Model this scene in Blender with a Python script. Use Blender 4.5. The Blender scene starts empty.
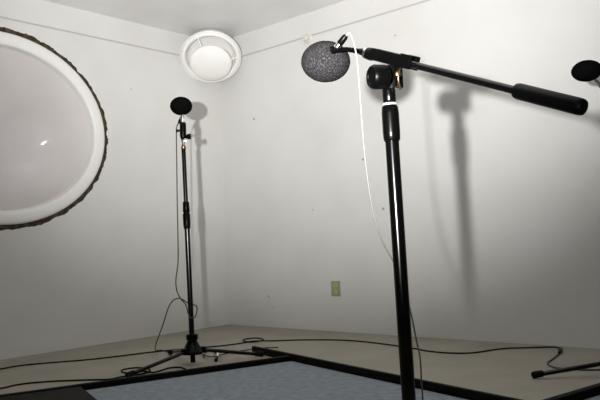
import bpy, bmesh, math, random
from mathutils import Vector, Matrix, noise
random.seed(4)
PI = math.pi
C = bpy.context.scene.collection
V = Vector

# ------------------------------------------------------------------ materials
def mat(name, col, rough=.5, metal=0., spec=.5, bump=None, mix=None, coat=0.):
    m = bpy.data.materials.new(name); m.use_nodes = True
    n, l = m.node_tree.nodes, m.node_tree.links
    p = n['Principled BSDF']
    p.inputs['Base Color'].default_value = (*col, 1)
    p.inputs['Roughness'].default_value = rough
    p.inputs['Metallic'].default_value = metal
    p.inputs['Specular IOR Level'].default_value = spec
    p.inputs['Coat Weight'].default_value = coat; p.inputs['Coat Roughness'].default_value = .045
    tc = n.new('ShaderNodeTexCoord')
    if mix:                                   # (colour2, scale, lo, hi)
        t = n.new('ShaderNodeTexNoise'); t.inputs['Scale'].default_value = mix[1]; t.inputs['Detail'].default_value = 6
        r = n.new('ShaderNodeValToRGB'); r.color_ramp.elements[0].position = mix[2]; r.color_ramp.elements[1].position = mix[3]
        r.color_ramp.elements[0].color = (*col, 1); r.color_ramp.elements[1].color = (*mix[0], 1)
        l.new(tc.outputs['Object'], t.inputs['Vector']); l.new(t.outputs['Fac'], r.inputs['Fac']); l.new(r.outputs['Color'], p.inputs['Base Color'])
    if bump:                                  # (scale, strength, distance)
        t = n.new('ShaderNodeTexNoise'); t.inputs['Scale'].default_value = bump[0]; t.inputs['Detail'].default_value = 4
        b = n.new('ShaderNodeBump'); b.inputs['Strength'].default_value = bump[1]; b.inputs['Distance'].default_value = bump[2]
        l.new(tc.outputs['Object'], t.inputs['Vector']); l.new(t.outputs['Fac'], b.inputs['Height']); l.new(b.outputs['Normal'], p.inputs['Normal'])
    return m

def paint(name, col, rough):
    """gloss wall paint: faint blotches, a few dark specks, slow waviness"""
    m = mat(name, col, rough, bump=(3.5, .35, .01))
    n, l = m.node_tree.nodes, m.node_tree.links
    p = n['Principled BSDF']; tc = n.new('ShaderNodeTexCoord')
    t = n.new('ShaderNodeTexNoise'); t.inputs['Scale'].default_value = 2.2; t.inputs['Detail'].default_value = 7
    r = n.new('ShaderNodeValToRGB')
    r.color_ramp.elements[0].position = .3; r.color_ramp.elements[0].color = (col[0]*.93, col[1]*.93, col[2]*.92, 1)
    r.color_ramp.elements[1].position = .6; r.color_ramp.elements[1].color = (*col, 1)
    v = n.new('ShaderNodeTexVoronoi'); v.inputs['Scale'].default_value = 3.3
    s = n.new('ShaderNodeValToRGB'); s.color_ramp.interpolation = 'EASE'
    s.color_ramp.elements[0].position = .018; s.color_ramp.elements[0].color = (.42, .40, .36, 1)
    s.color_ramp.elements[1].position = .045; s.color_ramp.elements[1].color = (1, 1, 1, 1)
    x = n.new('ShaderNodeMix'); x.data_type = 'RGBA'; x.blend_type = 'MULTIPLY'; x.inputs[0].default_value = 1
    l.new(tc.outputs['Object'], t.inputs['Vector']); l.new(tc.outputs['Object'], v.inputs['Vector'])
    l.new(t.outputs['Fac'], r.inputs['Fac']); l.new(v.outputs['Distance'], s.inputs['Fac'])
    l.new(r.outputs['Color'], x.inputs[6]); l.new(s.outputs['Color'], x.inputs[7]); l.new(x.outputs[2], p.inputs['Base Color'])
    return m

M = dict(
    wall=paint('wall_gloss_paint', (.72, .712, .693), .34),
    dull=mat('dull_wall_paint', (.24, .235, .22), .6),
    ceil=mat('ceiling_paint', (.84, .835, .83), .42, bump=(2.5, .5, .015), mix=((.76, .75, .74), 1.6, .42, .68)),
    floor=mat('painted_floor', (.30, .28, .228), .6, bump=(9, .2, .003), mix=((.26, .243, .192), 3.0, .4, .7)),
    carpet=mat('blue_carpet', (.215, .255, .29), .95, spec=.1, bump=(160, .9, .006), mix=((.30, .33, .355), 26, .35, .68)),
    board=mat('black_board', (.004, .0035, .003), .75, spec=.12, bump=(30, .3, .002)),
    seam=mat('grey_seam_shade', (.50, .49, .48), .7),  # shade of the gap under the band, put in as grey colour
    white=mat('white_enamel', (.86, .855, .83), .28),
    frame=mat('white_frame_paint', (.84, .83, .81), .4, bump=(12, .25, .004)),
    bowl=mat('dish_pinkish_gloss', (.70, .665, .66), .5, spec=.2, coat=.35, bump=(1.2, .04, .01), mix=((.62, .585, .58), 2.2, .38, .66)),
    caulk=mat('dark_caulk', (.045, .035, .022), .9, spec=.1, bump=(60, .8, .006), mix=((.10, .08, .05), 22, .45, .7)),
    glass=mat('opal_globe', (.90, .89, .86), .22),
    blk=mat('black_gloss_enamel', (.0015, .0015, .0015), .2, spec=.4),
    mblk=mat('black_plastic', (.0012, .0012, .0012), .35, spec=.10),
    rub=mat('black_rubber', (.006, .006, .006), .8, spec=.15),
    chrome=mat('chrome', (.75, .74, .72), .2, 1.),
    brass=mat('brass', (.22, .15, .08), .38, 1.),
    wring=mat('white_nylon', (.62, .61, .57), .4),
    foam=mat('grey_acoustic_foam', (.020, .019, .020), 1., spec=.0, bump=(420, 1., .004), mix=((.10, .093, .096), 330, .50, .72)),
    foamd=mat('black_acoustic_foam', (.004, .004, .004), 1., spec=.0, bump=(300, .6, .003)),
    cable=mat('black_cable', (.012, .010, .009), .7, spec=.12),
    gcable=mat('dark_green_cable', (.05, .055, .045), .55, spec=.3),
    wcable=mat('white_cable', (.24, .24, .23), .6),
    ivory=mat('aged_ivory_plastic', (.34, .35, .22), .45),
    ivory2=mat('yellowed_ivory_plastic', (.50, .49, .24), .45),
    slot=mat('outlet_slot', (.03, .03, .02), .6),
)

# ------------------------------------------------------------------ mesh helpers (world coordinates in, origin set afterwards)
def obj(name, bm, m, parent=None, origin=None, smooth=40):
    bmesh.ops.remove_doubles(bm, verts=bm.verts, dist=1e-6)
    bmesh.ops.recalc_face_normals(bm, faces=bm.faces)
    if origin is None:
        origin = parent['_w'] if parent is not None else (0, 0, 0)
    o_ = V(origin)
    base = V(parent['_w']) if parent is not None else V((0, 0, 0))
    bmesh.ops.translate(bm, verts=bm.verts, vec=-o_)
    me = bpy.data.meshes.new(name); bm.to_mesh(me); bm.free()
    for p in me.polygons: p.use_smooth = smooth > 0
    if smooth > 0: me.set_sharp_from_angle(angle=math.radians(smooth))
    me.materials.append(m)
    o = bpy.data.objects.new(name, me); C.objects.link(o)
    o.location = o_ - base
    o['_w'] = tuple(o_)
    if parent is not None: o.parent = parent
    return o

def thing(name, label, cat, loc, group=None):
    o = bpy.data.objects.new(name, None); C.objects.link(o); o.location = loc; o['_w'] = tuple(loc)
    o.empty_display_size = .05
    o['label'] = label; o['category'] = cat
    if group: o['group'] = group
    return o
def tag(o, label, cat, group=None):
    o['label'] = label; o['category'] = cat
    if group: o['group'] = group
    return o
def struct(o): o['kind'] = 'structure'; return o

def frame(axis):
    z = V(axis).normalized(); a = V((0, 0, 1)) if abs(z.z) < .9 else V((0, 1, 0))
    x = a.cross(z).normalized(); return x, z.cross(x), z

def turn(bm, p0, axis, prof, seg=32, cap=True, flute=0.):
    """solid of revolution: prof = [(distance along axis, radius)...]"""
    x, y, z = frame(axis); p0 = V(p0); rings = []
    for t, r in prof:
        ring = []
        for k in range(seg):
            a = 2*PI*k/seg; rr = max(r, 1e-4)*(1 + (flute if k % 2 else 0))
            ring.append(bm.verts.new(p0 + z*t + (x*math.cos(a) + y*math.sin(a))*rr))
        rings.append(ring)
    for a, b in zip(rings, rings[1:]):
        for k in range(seg): bm.faces.new((a[k], a[(k+1) % seg], b[(k+1) % seg], b[k]))
    if cap:
        bm.faces.new(rings[0][::-1]); bm.faces.new(rings[-1])
    return bm

def rod(bm, a, b, r, r2=None, seg=24, bev=.0):
    a, b = V(a), V(b); L = (b-a).length; r2 = r if r2 is None else r2
    if bev: prof = [(0, r-bev), (bev*.3, r-bev*.3), (bev, r), (L-bev, r2), (L-bev*.3, r2-bev*.3), (L, r2-bev)]
    else: prof = [(0, r), (L, r2)]
    return turn(bm, a, b-a, prof, seg)

def box(bm, c, ax, size, bev=0.):
    """c centre, ax (x,y,z) unit axes, size full extents"""
    mtx = Matrix((V(ax[0]), V(ax[1]), V(ax[2]))).transposed().to_4x4(); mtx.translation = V(c)
    g = bmesh.ops.create_cube(bm, size=1.)
    for v in g['verts']: v.co = V((v.co.x*size[0], v.co.y*size[1], v.co.z*size[2]))
    if bev:
        es = list({e for v in g['verts'] for e in v.link_edges})
        r = bmesh.ops.bevel(bm, geom=es, offset=bev, segments=2, affect='EDGES', profile=.6)
        vs = {v for f in r['faces'] for v in f.verts} | {v for v in g['verts'] if v.is_valid}
    else: vs = g['verts']
    for v in vs: v.co = mtx @ v.co
    return bm
WX = (V((1, 0, 0)), V((0, 1, 0)), V((0, 0, 1)))

def spline(pts, n=8):
    pts = [V(p) for p in pts]; out = []
    P = [pts[0]*2-pts[1]] + pts + [pts[-1]*2-pts[-2]]
    for i in range(1, len(P)-2):
        for k in range(n):
            t = k/n
            out.append(.5*((2*P[i]) + (-P[i-1]+P[i+1])*t + (2*P[i-1]-5*P[i]+4*P[i+1]-P[i+2])*t*t + (-P[i-1]+3*P[i]-3*P[i+1]+P[i+2])*t**3))
    out.append(pts[-1]); return out

def tube(bm, pts, r, n=6, seg=10):
    ps = spline(pts, n) if n > 1 else [V(p) for p in pts]
    ps = [p for i, p in enumerate(ps) if i == 0 or (p-ps[i-1]).length > 1e-5]
    x = None; rings = []
    for i, p in enumerate(ps):
        d = (ps[min(i+1, len(ps)-1)] - ps[max(i-1, 0)]).normalized()
        if x is None: x = frame(d)[0]
        x = (x - d*x.dot(d)).normalized(); y = d.cross(x)
        rings.append([bm.verts.new(p + (x*math.cos(2*PI*k/seg) + y*math.sin(2*PI*k/seg))*r) for k in range(seg)])
    for a, b in zip(rings, rings[1:]):
        for k in range(seg): bm.faces.new((a[k], a[(k+1) % seg], b[(k+1) % seg], b[k]))
    bm.faces.new(rings[0][::-1]); bm.faces.new(rings[-1])
    return bm
def B(): return bmesh.new()

# ------------------------------------------------------------------ the room
K = V((-.661, 6.087, 0))                       # the far corner, on the floor
YAW = .72809
LW = V((-math.sin(YAW), -math.cos(YAW), 0))    # along the left wall, away from the corner
RW = V((math.cos(YAW), -math.sin(YAW), 0))     # along the right wall
UP = V((0, 0, 1))
HH, HS = 2.451, 2.272
LL, LR = 5.6, 5.9                              # wall lengths

def slab(name, a, b, out, z0, z1, t, m):
    bm = B(); a, b = V(a), V(b)
    q = [a+UP*z0, b+UP*z0, b+UP*z1, a+UP*z1]
    vs = [bm.verts.new(p) for p in q] + [bm.verts.new(p+V(out)*t) for p in q]
    for f in ((0, 1, 2, 3), (7, 6, 5, 4), (0, 4, 5, 1), (1, 5, 6, 2), (2, 6, 7, 3), (3, 7, 4, 0)): bm.faces.new([vs[i] for i in f])
    return struct(obj(name, bm, m, smooth=0))
P0 = K; P1 = K+LW*LL; P2 = K+LW*LL+RW*LR; P3 = K+RW*LR
# dome opening in the left wall
DC, DZ, DA, DB = 1.945, 1.520, .772, .648
def dome_pt(a, s=1., off=0.):
    """point on the oval, s scales, off metres into the room (+)"""
    return K + LW*(DC + (DA*s if s < 1.5 else s)*math.cos(a)) + UP*(DZ + DB*s*math.sin(a)) + RW*off
def dome_off(a, d, off=0.):
    return K + LW*(DC + (DA+d)*math.cos(a)) + UP*(DZ + (DB+d)*math.sin(a)) + RW*off
def left_wall():
    bm = B(); NS = 96
    outer = [P0-LW*.15-UP*0, P1+LW*.15, P1+LW*.15+UP*HH, P0-LW*.15+UP*HH]
    for back in (0, 1):
        o = [bm.verts.new(p-RW*.30*back) for p in outer]
        h = [bm.verts.new(dome_off(2*PI*k/NS, -.03, -.30*back)) for k in range(NS)]
        es = [bm.edges.new((o[i], o[(i+1) % 4])) for i in range(4)] + [bm.edges.new((h[i], h[(i+1) % NS])) for i in range(NS)]
        bmesh.ops.triangle_fill(bm, use_beauty=True, use_dissolve=False, edges=es)
        if back == 0: o0, h0 = o, h
    for i in range(4): bm.faces.new((o0[i], o0[(i+1) % 4], o[(i+1) % 4], o[i]))
    for i in range(NS): bm.faces.new((h0[i], h0[(i+1) % NS], h[(i+1) % NS], h[i]))
    return struct(obj('wall_left', bm, M['wall'], smooth=0))
left_wall()
slab('wall_right', P0, P3, -LW, 0, HH, .15, M['wall'])
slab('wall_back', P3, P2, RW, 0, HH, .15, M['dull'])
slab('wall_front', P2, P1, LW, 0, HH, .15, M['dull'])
def plate(name, z0, z1, m):
    bm = B(); q = [P0-LW*.15-RW*.3, P1+LW*.15-RW*.3, P2+LW*.15+RW*.15, P3-LW*.15+RW*.15]
    lo = [bm.verts.new(p+UP*z0) for p in q]; hi = [bm.verts.new(p+UP*z1) for p in q]
    bm.faces.new(lo); bm.faces.new(hi)
    for i in range(4): bm.faces.new((lo[i], lo[(i+1) % 4], hi[(i+1) % 4], hi[i]))
    return struct(obj(name, bm, m, smooth=0))
plate('floor', -.15, 0, M['floor'])
plate('ceiling', HH, HH+.15, M['ceil'])
# raised board band under the ceiling; thin grey strips below paint in its shadow gap
slab('trim_1', P0, P1, RW, HS, HH, .007, M['wall'])
slab('trim_2', P0+RW*.007, P3, LW, HS, HH, .007, M['wall'])
slab('seam_shade_left', P0+RW*.001, P1, RW, HS-.009, HS+.001, .004, M['seam'])
slab('seam_shade_right', P0+RW*.005, P3, LW, HS-.009, HS+.001, .004, M['seam'])
a = P0+LW*1.20+RW*.007
slab('trim_3', a, a+LW*.028, RW, HS, HH, .003, M['wall'])

# big dished oval on the left wall
d = thing('dished_dome', 'large round shallow dish in a white ring frame sealed with dark caulk on left wall', 'wall dome', tuple(K+LW*DC+UP*DZ))
bm = B(); NS = 120; rings = []
for s in range(0, 15):                                   # cross-section of ring frame
    a = PI*s/14; w = .046
    rings.append([bm.verts.new(dome_off(2*PI*k/NS, -w + math.cos(a)*w*.98, .004+.026*math.sin(a)**.6)) for k in range(NS)])
rings.append([bm.verts.new(dome_off(2*PI*k/NS, -.098, -.05)) for k in range(NS)])
for a, b in zip(rings, rings[1:]):
    for k in range(NS): bm.faces.new((a[k], a[(k+1) % NS], b[(k+1) % NS], b[k]))
obj('ring_frame', bm, M['frame'], d)
bm = B(); rings = []
for s in range(0, 9):
    a = 2*PI*s/8; ring = []
    for k in range(360):
        th = 2*PI*k/360
        w = .020 + .010*noise.noise(V((math.cos(th)*9, math.sin(th)*9, 3.1))) + .008*noise.noise(V((math.cos(th)*38, math.sin(th)*38, 1)))
        c = .012 + .010*noise.noise(V((math.cos(th)*14, math.sin(th)*14, 7)))
        ring.append(bm.verts.new(dome_off(th, c + math.cos(a)*w, .002 + max(0, .006*math.sin(a)) - .001)))
    rings.append(ring)
for a, b in zip(rings, rings[1:]):
    for k in range(360): bm.faces.new((a[k], a[(k+1) % 360], b[(k+1) % 360], b[k]))
obj('caulk_bead', bm, M['caulk'], d)
bm = B(); rings = []
for s in range(0, 17):                                   # the dish, spherical, bulging away from the room
    q = s/16; f = 1-q
    z = -.025 - .35*(1-f*f)
    rings.append([bm.verts.new(K + LW*(DC + (DA-.090)*max(f, .002)*math.cos(2*PI*k/NS)) + UP*(DZ + (DB-.090)*max(f, .002)*math.sin(2*PI*k/NS)) + RW*z - UP*.20*(1-f*f)) for k in range(NS)])
for a, b in zip(rings, rings[1:]):
    for k in range(NS): bm.faces.new((a[k], a[(k+1) % NS], b[(k+1) % NS], b[k]))
bm.faces.new(rings[-1])
obj('dish', bm, M['bowl'], d, smooth=60)

# round light fixture across the corner under the ceiling
FC = V((-.684, 5.735, 2.232)); TL = math.radians(50)
FN = V((.085*math.cos(TL), -math.cos(TL), -math.sin(TL))).normalized()
fx = thing('corner_light', 'round white light with a bulging opal globe fixed across the room corner', 'light fixture', tuple(FC))
bm = B(); turn(bm, FC, FN, [(-.004, .252), (.006, .252), (.010, .247), (.004, .242), (-.004, .242)], 96, cap=False); 
obj('outer_rim', bm, M['white'], fx)
bm = B(); prof = []
for s in range(0, 21):
    a = PI*s/20; prof.append((-.002+.022*math.sin(a), .222+.020*math.cos(a)))
prof += [(-.05, .198), (-.085, .15), (-.09, .001)]
turn(bm, FC, FN, prof, 96, cap=False); obj('reflector_ring', bm, M['white'], fx, smooth=60)
bm = B(); turn(bm, FC, FN, [(-.004, .245), (-.09, .21), (-.125, .12), (-.13, .001)], 64, cap=False)
obj('back_housing', bm, M['white'], fx)
bm = B(); rod(bm, FC-FN*.10, K+V((0, -.02, 2.30)), .035); obj('mounting_arm', bm, M['white'], fx)
bm = B(); gc = FC+FN*.086; prof = []
for s in range(0, 25):
    a = PI*s/24; prof.append((-.062*math.cos(a), max(.171*math.sin(a), .0005)))
turn(bm, gc, FN, prof, 64); obj('globe', bm, M['glass'], fx, smooth=80)
fX, fY, _ = frame(FN)
for ang in (115, 2, 240):
    bm = B(); dr = fX*math.cos(math.radians(ang)) + fY*math.sin(math.radians(ang))
    tube(bm, [FC+dr*.215+FN*.022, FC+dr*.185+FN*.035, FC+dr*.160+FN*.060], .006, 4, 8); obj('globe_clip', bm, M['white'], fx)

# small round fitting under the seam on the right wall
RN = LW                                                   # into the room from the right wall
pf = K+RW*1.045+UP*2.250
o = thing('wall_fitting', 'small round white knob-like fitting under the seam behind the grey foam ball', 'wall fitting', tuple(pf))
bm = B(); turn(bm, pf, RN, [(0, .042), (.004, .042), (.008, .038), (.010, .026)], 40); obj('round_plate', bm, M['wring'], o)
bm = B(); turn(bm, pf, RN, [(.006, .014), (.02, .012), (.026, .022), (.036, .026), (.044, .020), (.047, .006)], 32); obj('knob', bm, M['wring'], o)

# socket
so = K+RW*1.206+UP*.319
o = thing('electrical_outlet', 'small yellowed double electrical outlet low on the right wall', 'electrical outlet', tuple(so))
bm = B(); box(bm, so+RN*.0025, (RW, RN, UP), (.086, .005, .114), .0018); obj('cover_plate', bm, M['ivory'], o)
for s in (1, -1):
    c = so + UP*s*.024
    bm = B(); turn(bm, c+RN*.004, RN, [(0, .0185), (.004, .0185), (.0045, .017)], 28); r = obj('socket_face', bm, M['ivory2'], o)
    bm = B()
    for e in (-.0065, .0065): box(bm, c+RW*e+RN*.0087+UP*.004, (RW, RN, UP), (.0028, .001, .010))
    box(bm, c+RN*.0087-UP*.009, (RW, RN, UP), (.005, .001, .005)); obj('slots', bm, M['slot'], r)
bm = B(); turn(bm, so+RN*.0045, RN, [(0, .004), (.0015, .0035)], 14); obj('screw', bm, M['chrome'], o)

# ------------------------------------------------------------------ carpet and black boards
A_ = V((-.090, 4.055, 0)); B_ = V((.835, 2.640, 0)); D_ = V((-1.107, 3.455, 0)); D0 = V((-1.62, 3.150, 0)); T_ = V((.58, -.815, 0))
T4_ = V((.476, -.88, 0)).normalized(); E_ = V((1.37, 3.053, 0))
def prism(bm, poly, z0, z1):
    lo = [bm.verts.new((p[0], p[1], z0)) for p in poly]; hi = [bm.verts.new((p[0], p[1], z1)) for p in poly]
    bm.faces.new(lo[::-1]); bm.faces.new(hi); n = len(poly)
    for i in range(n): bm.faces.new((lo[i], lo[(i+1) % n], hi[(i+1) % n], hi[i]))
    return bm
bm = B(); prism(bm, [A_-UP*0+V((0, -.006, 0)), B_+V((0, -.006, 0)), E_+V((0, -.006, 0)), E_+T_*2.4, D_+T4_*2.9+V((.006, 0, 0)), D_+V((.008, -.004, 0))], 0.0005, .003)
tag(obj('carpet', bm, M['carpet'], smooth=0, origin=(0, 3, 0)), 'pale blue short-pile carpet in the foreground, edged by black boards', 'carpet')
def board(a, b, side, w, h, label, z=0.0005):
    """bar from a to b; inner line a-b, body lies toward `side`"""
    a, b = V(a), V(b); d = (b-a).normalized(); n = V((-d.y, d.x, 0))*side
    bm = B(); c = (a+b)/2 + n*w/2 + UP*(z+h/2)
    box(bm, c, (d, n, UP), ((b-a).length, w, h), .003)
    return tag(obj('edge_board', bm, M['board'], origin=tuple((a+b)/2), smooth=30), label, 'edge board', 'black boards around the carpet')
rdir = (B_-A_).normalized(); ldir = (A_-D_).normalized(); e3 = (E_-B_).normalized()
board(A_-rdir*.46, B_, 1, .024, .040, 'long black edge board running from below the outlet to the foreground at right')
board(D0, A_-ldir*.001, 1, .035, .031, 'long black edge board along the left carpet edge in front of the far tripod')
board(B_+rdir*.002+e3*.034, E_, 1, .035, .036, 'short black edge board at lower right in front of the lone tripod foot')
T4 = V((.476, -.88, 0)).normalized()
board(D_+T4*.035, D_+T4*2.9, -1, .42, .030, 'wide black edge board at lower left corner running toward the viewer')

# ------------------------------------------------------------------ cables on the floor
def cable(name, pts, r, m, label, n=6, extra=None):
    bm = B(); o = V(pts[0])
    tube(bm, pts, r, n)
    return tag(obj(name, bm, m, origin=tuple(o), smooth=60), label, 'cable')
def fl(pts, z=.0045): return [(x, y, z) for x, y in pts]
cA = fl([(-2.05, 4.02), (-1.816, 4.215), (-1.762, 4.286), (-1.685, 4.336), (-1.519, 4.383), (-1.348, 4.431), (-1.156, 4.534), (-.988, 4.643), (-.771, 4.719), (-.611, 4.761), (-.483, 4.83), (-.414, 4.894), (-.346, 4.913), (-.301, 4.968), (-.312, 5.044), (-.366, 5.103), (-.421, 5.079), (-.444, 5.009), (-.409, 4.922)]) \
   + [(-.335, 4.885, .012)] + fl([(-.215, 4.911), (-.042, 4.896), (.162, 4.836), (.293, 4.76), (.427, 4.624), (.553, 4.452), (.653, 4.294), (.721, 4.169), (.819, 4.078), (.909, 4.049), (.989, 4.07), (1.091, 4.131), (1.174, 4.157), (1.27, 4.148), (1.384, 4.139), (1.435, 4.119), (1.444, 4.051), (1.436, 4.02)])
cable('floor_cable', cA, .0045, M['cable'], 'long dark cable running across the floor along the foot of both walls')
t = thing('connector_lead', 'short dark lead with plug trailing behind the tripod foot at right', 'cable', (1.43, 4.02, 0))
bm = B(); tube(bm, fl([(1.374, 3.89), (1.34, 3.83), (1.281, 3.734), (1.232, 3.654), (1.208, 3.571), (1.221, 3.498), (1.268, 3.453), (1.33, 3.42), (1.42, 3.40), (1.52, 3.38)]), .0045); obj('lead', bm, M['gcable'], t)
bm = B(); turn(bm, (1.434, 4.016, .011), V((-.06, -.126, 0)), [(0, .006), (.01, .010), (.07, .010), (.08, .0085), (.14, .006)], 16); obj('plug', bm, M['mblk'], t)
cB = fl([(-1.80, 3.42), (-1.553, 3.6), (-1.517, 3.66), (-1.455, 3.71), (-1.349, 3.734), (-1.218, 3.734), (-1.107, 3.725), (-1.03, 3.725), (-.985, 3.78)]) + fl([(-.925, 3.815), (-.880, 3.86), (-.868, 3.94), (-.91, 4.02), (-.985, 4.045), (-1.035, 3.99), (-1.01, 3.91), (-.95, 3.87)], .0045) + [(-.885, 3.862, .0135)] + fl([(-.835, 3.87), (-.80, 3.93), (-.771, 3.99), (-.715, 3.995), (-.672, 3.93)])
cable('floor_cable', cB, .0045, M['cable'], 'dark cable looping under the front leg of the far tripod')
t = thing('loose_lead', 'short looped lead with a silver plug lying right of the far tripod hub', 'cable', (-.534, 4.20, 0))
bm = B(); tube(bm, [(-.62, 4.30, .004), (-.644, 4.48, .004), (-.622, 4.56, .004), (-.592, 4.53, .004), (-.552, 4.38, .012), (-.534, 4.29, .03), (-.530, 4.25, .045)], .004); obj('lead', bm, M['gcable'], t)
bm = B(); rod(bm, (-.530, 4.25, .052), (-.530, 4.215, .014), .0075); obj('plug_sleeve', bm, M['chrome'], t)
bm = B(); rod(bm, (-.530, 4.205, .020), (-.530, 4.15, .010), .010, bev=.002); obj('plug_body', bm, M['mblk'], t)
cable('floor_cable', fl([(-.72, 4.56), (-.674, 4.46), (-.604, 4.314), (-.56, 4.275), (-.474, 4.40), (-.411, 4.46), (-.344, 4.50), (-.277, 4.535), (-.18, 4.54)], .0125), .004, M['gcable'], 'thin greenish cable curving from the far tripod hub to the black board end')

# ------------------------------------------------------------------ microphone stands
def foam_ball(bm, c, rx, rz, axis=(0, 0, 1), amp=.0, seg=48):
    prof = []
    for s in range(0, 33):
        a = PI*s/32; prof.append((-rz*math.cos(a), max(rx*math.sin(a), .0004)))
    turn(bm, c, axis, prof, seg)
    if amp:
        for v in bm.verts: v.co += (v.co-V(c)).normalized()*amp*noise.noise(v.co*220)
    return bm

def tripod(t, base, top, feet, hub=.10, leg_r=.011):
    """hub, three legs with rubber feet, pole stub; base and top of the lower tube"""
    base, top = V(base), V(top)
    bm = B(); turn(bm, base, (0, 0, 1), [(.056, .030), (.060, .056), (.076, .060), (.082, .055), (.112, .040), (.135, .027), (.140, .027), (.142, .034), (.172, .033), (.175, .024)], 32)
    for f in feet:
        dx = V((f[0]-base.x, f[1]-base.y, 0)).normalized()
        box(bm, base+dx*.050+UP*.080, (dx, UP.cross(dx), UP), (.05, .030, .036), .004)
    obj('hub', bm, M['mblk'], t)
    bm = B(); rod(bm, base+UP*.012, base+UP*.06, .0145, bev=.002); obj('pole_stub', bm, M['mblk'], t)
    for f in feet:
        f = V(f); dx = V((f.x-base.x, f.y-base.y, 0)).normalized()
        a = base+dx*.05+UP*.080; e = V((f.x, f.y, .017))
        bm = B(); rod(bm, a, e-dx*.01, leg_r, bev=.002); l = obj('leg', bm, M['blk'], t)
        dd = (e-a).normalized(); bm = B()
        turn(bm, e-dd*.045, dd, [(0, leg_r+.001), (.006, leg_r+.004), (.040, leg_r+.005), (.052, leg_r+.003), (.056, leg_r-.004)], 20)
        obj('rubber_foot', bm, M['rub'], l)

# --- far stand
FB, FT = V((-.656, 4.10, 0)), V((-.664, 4.10, .86))
t = thing('microphone_stand', 'far black tripod microphone stand before the room corner', 'microphone stand', tuple(FB), 'tripod microphone stands')
tripod(t, FB, FT, [(-.945, 3.745, 0), (-.862, 4.50, 0), (-.268, 4.262, 0)])
bm = B(); rod(bm, FB+UP*.055, FT, .0155); obj('lower_tube', bm, M['blk'], t)
bm = B(); turn(bm, (-.6635, 4.10, .780), (-.01, 0, 1), [(0, .017), (.008, .019), (.030, .021), (.085, .021), (.092, .017), (.096, .017), (.10, .020), (.155, .018), (.16, .014)], 24, flute=.03); obj('height_clutch', bm, M['mblk'], t)
bm = B(); rod(bm, (-.6645, 4.10, .90), (-.6685, 4.10, 1.250), .0125); obj('upper_tube', bm, M['blk'], t)
bm = B(); turn(bm, (-.6685, 4.10, 1.245), (0, 0, 1), [(0, .011), (.004, .014), (.018, .014), (.022, .010), (.03, .009)], 20); obj('thread_collar', bm, M['brass'], t)
bm = B(); rod(bm, (-.668, 4.10, 1.270), (-.665, 4.10, 1.305), .009); box(bm, (-.664, 4.10, 1.300), WX, (.03, .018, .022), .004); obj('swivel_joint', bm, M['chrome'], t)
bm = B(); turn(bm, (-.652, 4.09, 1.318), (1, -.1, 0), [(-.008, .012), (.010, .012), (.011, .0175), (.028, .0175), (.031, .015)], 6); obj('swivel_knob', bm, M['mblk'], t)
bm = B(); turn(bm, (-.669, 4.10, 1.312), (.02, 0, 1), [(-.008, .012), (.010, .018), (.03, .019), (.080, .019), (.090, .017), (.094, .014)], 20)
rod(bm, (-.67, 4.095, 1.358), (-.702, 4.09, 1.356), .006); turn(bm, (-.694, 4.09, 1.356), (-1, 0, 0), [(0, .009), (.012, .009)], 12)
obj('microphone_clip', bm, M['mblk'], t)
m1 = thing('microphone', 'far microphone under a black foam ball, before the room corner', 'microphone', (-.665, 4.10, 1.39), 'microphones with foam windscreens')
bm = B(); turn(bm, (-.668, 4.10, 1.388), (0, 0, 1), [(0, .011), (.004, .0125), (.02, .0125), (.022, .0115), (.07, .0125)], 20); obj('body', bm, M['chrome'], m1)
bm = B(); turn(bm, (-.694, 4.11, 1.402), (.55, -.1, 1), [(0, .006), (.01, .009), (.055, .009)], 16); obj('connector', bm, M['mblk'], m1)
bm = B(); foam_ball(bm, V((-.674, 4.10, 1.503)), .0645, .054, amp=.0012); obj('foam_windscreen', bm, M['foamd'], m1)
cC = [(-.692, 4.11, 1.408), (-.707, 4.12, 1.385), (-.711, 4.12, 1.340), (-.714, 4.12, 1.188), (-.719, 4.12, .952), (-.722, 4.12, .718), (-.726, 4.12, .59), (-.742, 4.12, .486), (-.738, 4.12, .422), (-.713, 4.1, .377), (-.682, 4.08, .343), (-.667, 4.05, .299), (-.649, 4.04, .271), (-.628, 4.05, .275), (-.621, 4.08, .301), (-.625, 4.115, .327), (-.648, 4.135, .338), (-.668, 4.14, .340), (-.71, 4.15, .368), (-.739, 4.15, .378), (-.775, 4.16, .360), (-.805, 4.17, .313), (-.838, 4.20, .233), (-.885, 4.29, .152), (-.96, 4.52, .05), (-.985, 4.68, .006), (-.955, 4.70, .0045), (-.909, 4.62, .0045), (-.89, 4.60, .0045)]
cable('microphone_cable', cC, .0035, M['gcable'], 'thin cable dropping from the far microphone and looping round its pole')

# --- near stand with boom
NB = V((.2475, 1.75, 0.0035)); NT = V((.2362, 1.75, .925)); nd = (NT-NB).normalized()
t = thing('boom_microphone_stand', 'large near black microphone stand with round pole, boom arm and counterweight', 'microphone stand', tuple(NB))
bm = B(); turn(bm, NB, (0, 0, 1), [(0, .125), (.006, .130), (.014, .130), (.024, .118), (.034, .03), (.060, .026)], 64); obj('round_base', bm, M['blk'], t)
bm = B(); rod(bm, NB+UP*.05, NT, .0172); obj('lower_tube', bm, M['blk'], t)
bm = B(); turn(bm, NT-nd*.012, nd, [(0, .018), (.004, .0205), (.022, .0215), (.070, .0215), (.086, .0205), (.092, .0165)], 32, flute=.012); obj('height_clutch', bm, M['blk'], t)
cz = NT+nd*.078
bm = B(); rod(bm, cz, cz+nd*.006, .0172, bev=.001); obj('nylon_ring', bm, M['wring'], t)
bm = B(); turn(bm, cz+nd*.009, nd, [(0, .015), (.003, .0165), (.030, .0170), (.034, .0155)], 28); obj('thread_collar', bm, M['blk'], t)
n0 = cz+nd*.040; n1 = V((.246, 1.745, 1.090))
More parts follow.
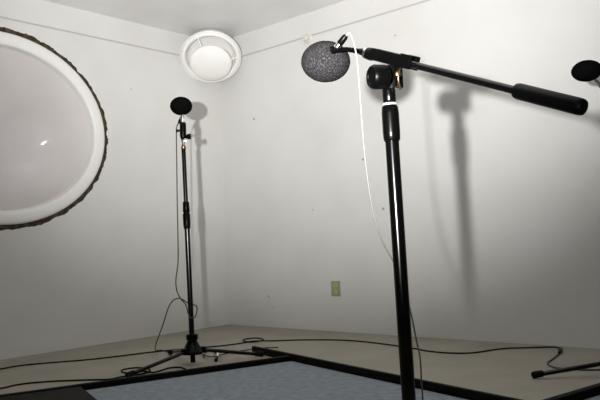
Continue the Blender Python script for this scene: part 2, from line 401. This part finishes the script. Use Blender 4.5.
bm = B(); turn(bm, n0, n1-n0, [(0, .0155), (.010, .0140), (.022, .009), (.040, .0085)], 24)
obj('neck', bm, M['chrome'], t)
BD = (V((.543, 1.34, .910)) - V((.151, 1.85, 1.182))).normalized()      # along the boom toward the counterweight
BO = V((.258, 1.733, 1.112))                                             # pivot point on the boom
sx = BD.cross(UP).normalized(); bz = sx.cross(BD).normalized()
bm = B()                                                                 # yoke: two cheeks on the pivot
for s in (-1, 1): box(bm, n1+V((.006, 0, -.014))+sx*s*.012, (V((1, 0, 0)) - sx*0, V((0, 1, 0)), UP), (.022, .008, .056), .003)
obj('pivot_fork', bm, M['mblk'], t)
bm = B(); tube(bm, [n1+V((.016, -.012, -.050)), n1+V((.010, -.024, -.028)), n1+V((.014, -.024, -.006)), n1+V((.022, -.018, .008))], .0032, 5, 10)
turn(bm, n1+V((.012, -.016, -.012)), (0.2, -1, 0), [(0, .008), (.005, .008), (.007, .004)], 20)
obj('brass_washer', bm, M['brass'], t)
# big clamp knob, its axis pointing left and to the viewer
ka = V((-.93, -.36, -.03)).normalized(); k0 = V((.240, 1.735, 1.072))
bm = B(); turn(bm, k0, ka, [(0, .012), (.010, .014), (.013, .026), (.017, .0295), (.046, .0300), (.052, .0285), (.056, .0255), (.0565, .018), (.054, .016), (.054, .001)], 40, flute=.02); obj('clamp_knob', bm, M['mblk'], t)
# boom parts
def along(q): return BO + BD*q
bm = B(); box(bm, along(-.028)+bz*.002, (BD, sx, bz), (.125, .030, .031), .005)
for s in (-1, 1): box(bm, along(.040)+sx*s*.013+bz*.004, (BD, sx, bz), (.040, .008, .034), .003)
obj('boom_clamp', bm, M['mblk'], t)
bm = B(); rod(bm, along(-.115), along(.400), .0088); obj('boom_tube', bm, M['blk'], t)
bm = B(); turn(bm, along(-.112), BD, [(0, .010), (.002, .0160), (.012, .0165), (.020, .0155), (.030, .012)], 24); obj('boom_collar', bm, M['mblk'], t)
bm = B(); turn(bm, along(-.122), BD, [(0, .012), (.002, .0155), (.009, .0155), (.011, .012)], 24); obj('chrome_ring', bm, M['chrome'], t)
bm = B(); turn(bm, along(.364), BD, [(0, .0105), (.003, .0155), (.010, .0172), (.152, .0172), (.160, .0166), (.164, .0150)], 36); obj('counterweight', bm, M['mblk'], t)
ce = along(-.122)
bm = B(); turn(bm, ce, -BD, [(0, .008), (.008, .0095), (.022, .0085), (.032, .006)], 18)
q0 = ce-BD*.026; q1 = V((.098, 1.818, 1.166))
tube(bm, [q0, (q0+q1)/2+V((0, -.004, .004)), q1], .0068, 4, 12)
box(bm, q1+V((.014, 0, .006)), ((q0-q1).normalized(), V((0, 1, 0)), (q0-q1).normalized().cross(V((0, 1, 0)))), (.036, .016, .014), .004)
obj('microphone_clip', bm, M['mblk'], t)
NC = V((.086, 1.885, 1.157))
m2 = thing('microphone', 'near microphone in a speckled grey foam ball on the boom arm', 'microphone', tuple(NC), 'microphones with foam windscreens')
x0 = V((.108, 1.822, 1.170)); x1 = V((.1395, 1.800, 1.203)); xd = (x1-x0).normalized()
bm = B(); turn(bm, V((.096, 1.85, 1.150)), (x0-V((.096, 1.85, 1.150))), [(0, .006), (.05, .0068)], 16); 
turn(bm, x0, xd, [(0, .0068), (.004, .0080), (.020, .0084), (.022, .0075)], 20); obj('body', bm, M['chrome'], m2)
bm = B(); turn(bm, x0+xd*.021, xd, [(0, .0078), (.003, .0088), (.022, .0082), (.028, .0060)], 20); obj('connector', bm, M['mblk'], m2)
bm = B(); foam_ball(bm, NC, .0665, .0545, axis=(.06, 0, 1), amp=.0012, seg=72); obj('foam_windscreen', bm, M['foam'], m2)
wc = [x0+xd*.045, (.1445, 1.797, 1.2065), (.149, 1.795, 1.203), (.1535, 1.79, 1.190), (.161, 1.785, 1.147), (.164, 1.785, 1.094), (.166, 1.79, 1.031), (.169, 1.8, .953), (.173, 1.8, .862), (.183, 1.8, .759), (.202, 1.8, .673), (.229, 1.805, .616), (.250, 1.808, .564), (.267, 1.80, .486), (.277, 1.79, .412), (.2815, 1.775, .366), (.279, 1.752, .274), (.285, 1.72, .16), (.31, 1.66, .06), (.36, 1.58, .0065), (.46, 1.50, .0062), (.60, 1.46, .0062)]
cable('microphone_cable', wc, .0020, M['wcable'], 'white cable hanging from the near microphone and passing behind its pole')

# --- third stand, mostly beyond the right edge
TB = V((1.53, 3.245, 0))
t = thing('microphone_stand', 'black microphone stand at right edge, only its rubber-tipped tripod leg showing', 'microphone stand', tuple(TB), 'tripod microphone stands')
tripod(t, TB, TB+UP*.8, [(1.040, 3.290, 0), (1.82, 2.87, 0), (1.70, 3.66, 0)], leg_r=.011)
bm = B(); rod(bm, TB+UP*.055, TB+UP*.85, .0155); obj('lower_tube', bm, M['blk'], t)
bm = B(); turn(bm, TB+UP*.78, (0, 0, 1), [(0, .017), (.008, .020), (.09, .021), (.15, .018), (.16, .014)], 24); obj('height_clutch', bm, M['mblk'], t)
bm = B(); rod(bm, TB+UP*.90, TB+UP*1.17, .0125); obj('upper_tube', bm, M['blk'], t)
h0 = TB+UP*1.17; h1 = V((1.400, 3.13, 1.270))
bm = B(); tube(bm, [h0, h0+UP*.04, V((1.47, 3.17, 1.262)), h1], .010, 6, 14); obj('gooseneck', bm, M['chrome'], t)
bm = B(); turn(bm, h1, V((-.05, -.03, .06)), [(0, .010), (.006, .0145), (.030, .0150), (.034, .011)], 18); obj('microphone_clip', bm, M['mblk'], t)
TC = V((1.301, 3.10, 1.378))
m3 = thing('microphone', 'microphone in a black foam ball cut off at the far right', 'microphone', tuple(TC), 'microphones with foam windscreens')
s0 = h1+V((-.05, -.03, .06)).normalized()*.030
bm = B(); rod(bm, s0, TC+(s0-TC)*.35, .009); obj('body', bm, M['chrome'], m3)
bm = B(); foam_ball(bm, TC, .0655, .0465, amp=.0012); obj('foam_windscreen', bm, M['foamd'], m3)

# ------------------------------------------------------------------ light
def spot(name, loc, aim, energy, size, blend, radius, col=(1, .99, .975)):
    l = bpy.data.lights.new(name, 'SPOT'); l.energy = energy; l.spot_size = math.radians(size); l.spot_blend = blend
    l.shadow_soft_size = radius; l.color = col
    o = bpy.data.objects.new(name, l); C.objects.link(o); o.location = loc
    o.rotation_euler = (V(aim)-V(loc)).to_track_quat('-Z', 'Y').to_euler()
    return o
FL = (-.283, -.03, .775)
spot('flash', FL, (.07, 4.8, 2.98), 1190, 71, 1., .022)
w = bpy.data.worlds.new('world'); bpy.context.scene.world = w; w.use_nodes = True
w.node_tree.nodes['Background'].inputs[0].default_value = (.01, .01, .01, 1)

# ------------------------------------------------------------------ camera
pitch, roll = .06076356, -.04383899
F = V((0, math.cos(pitch), math.sin(pitch))); R = V((1, 0, 0)); U = R.cross(F)
c, s = math.cos(roll), math.sin(roll)
R, U = R*c+U*s, -R*s+U*c
cam = bpy.data.cameras.new('camera'); co = bpy.data.objects.new('camera', cam); C.objects.link(co)
mt = Matrix((R, U, -F)).transposed().to_4x4(); mt.translation = V((0, 0, .67)); co.matrix_world = mt
cam.sensor_width = 36; cam.lens = 42.2746; cam.clip_start = .02
sc = bpy.context.scene; sc.camera = co
for ob in bpy.data.objects:
    if '_w' in ob.keys(): del ob['_w']
vs = sc.view_settings; sc.display_settings.display_device = 'sRGB'
vs.view_transform = 'Standard'; vs.look = 'None'; vs.exposure = 0; vs.gamma = 1; vs.use_curve_mapping = False
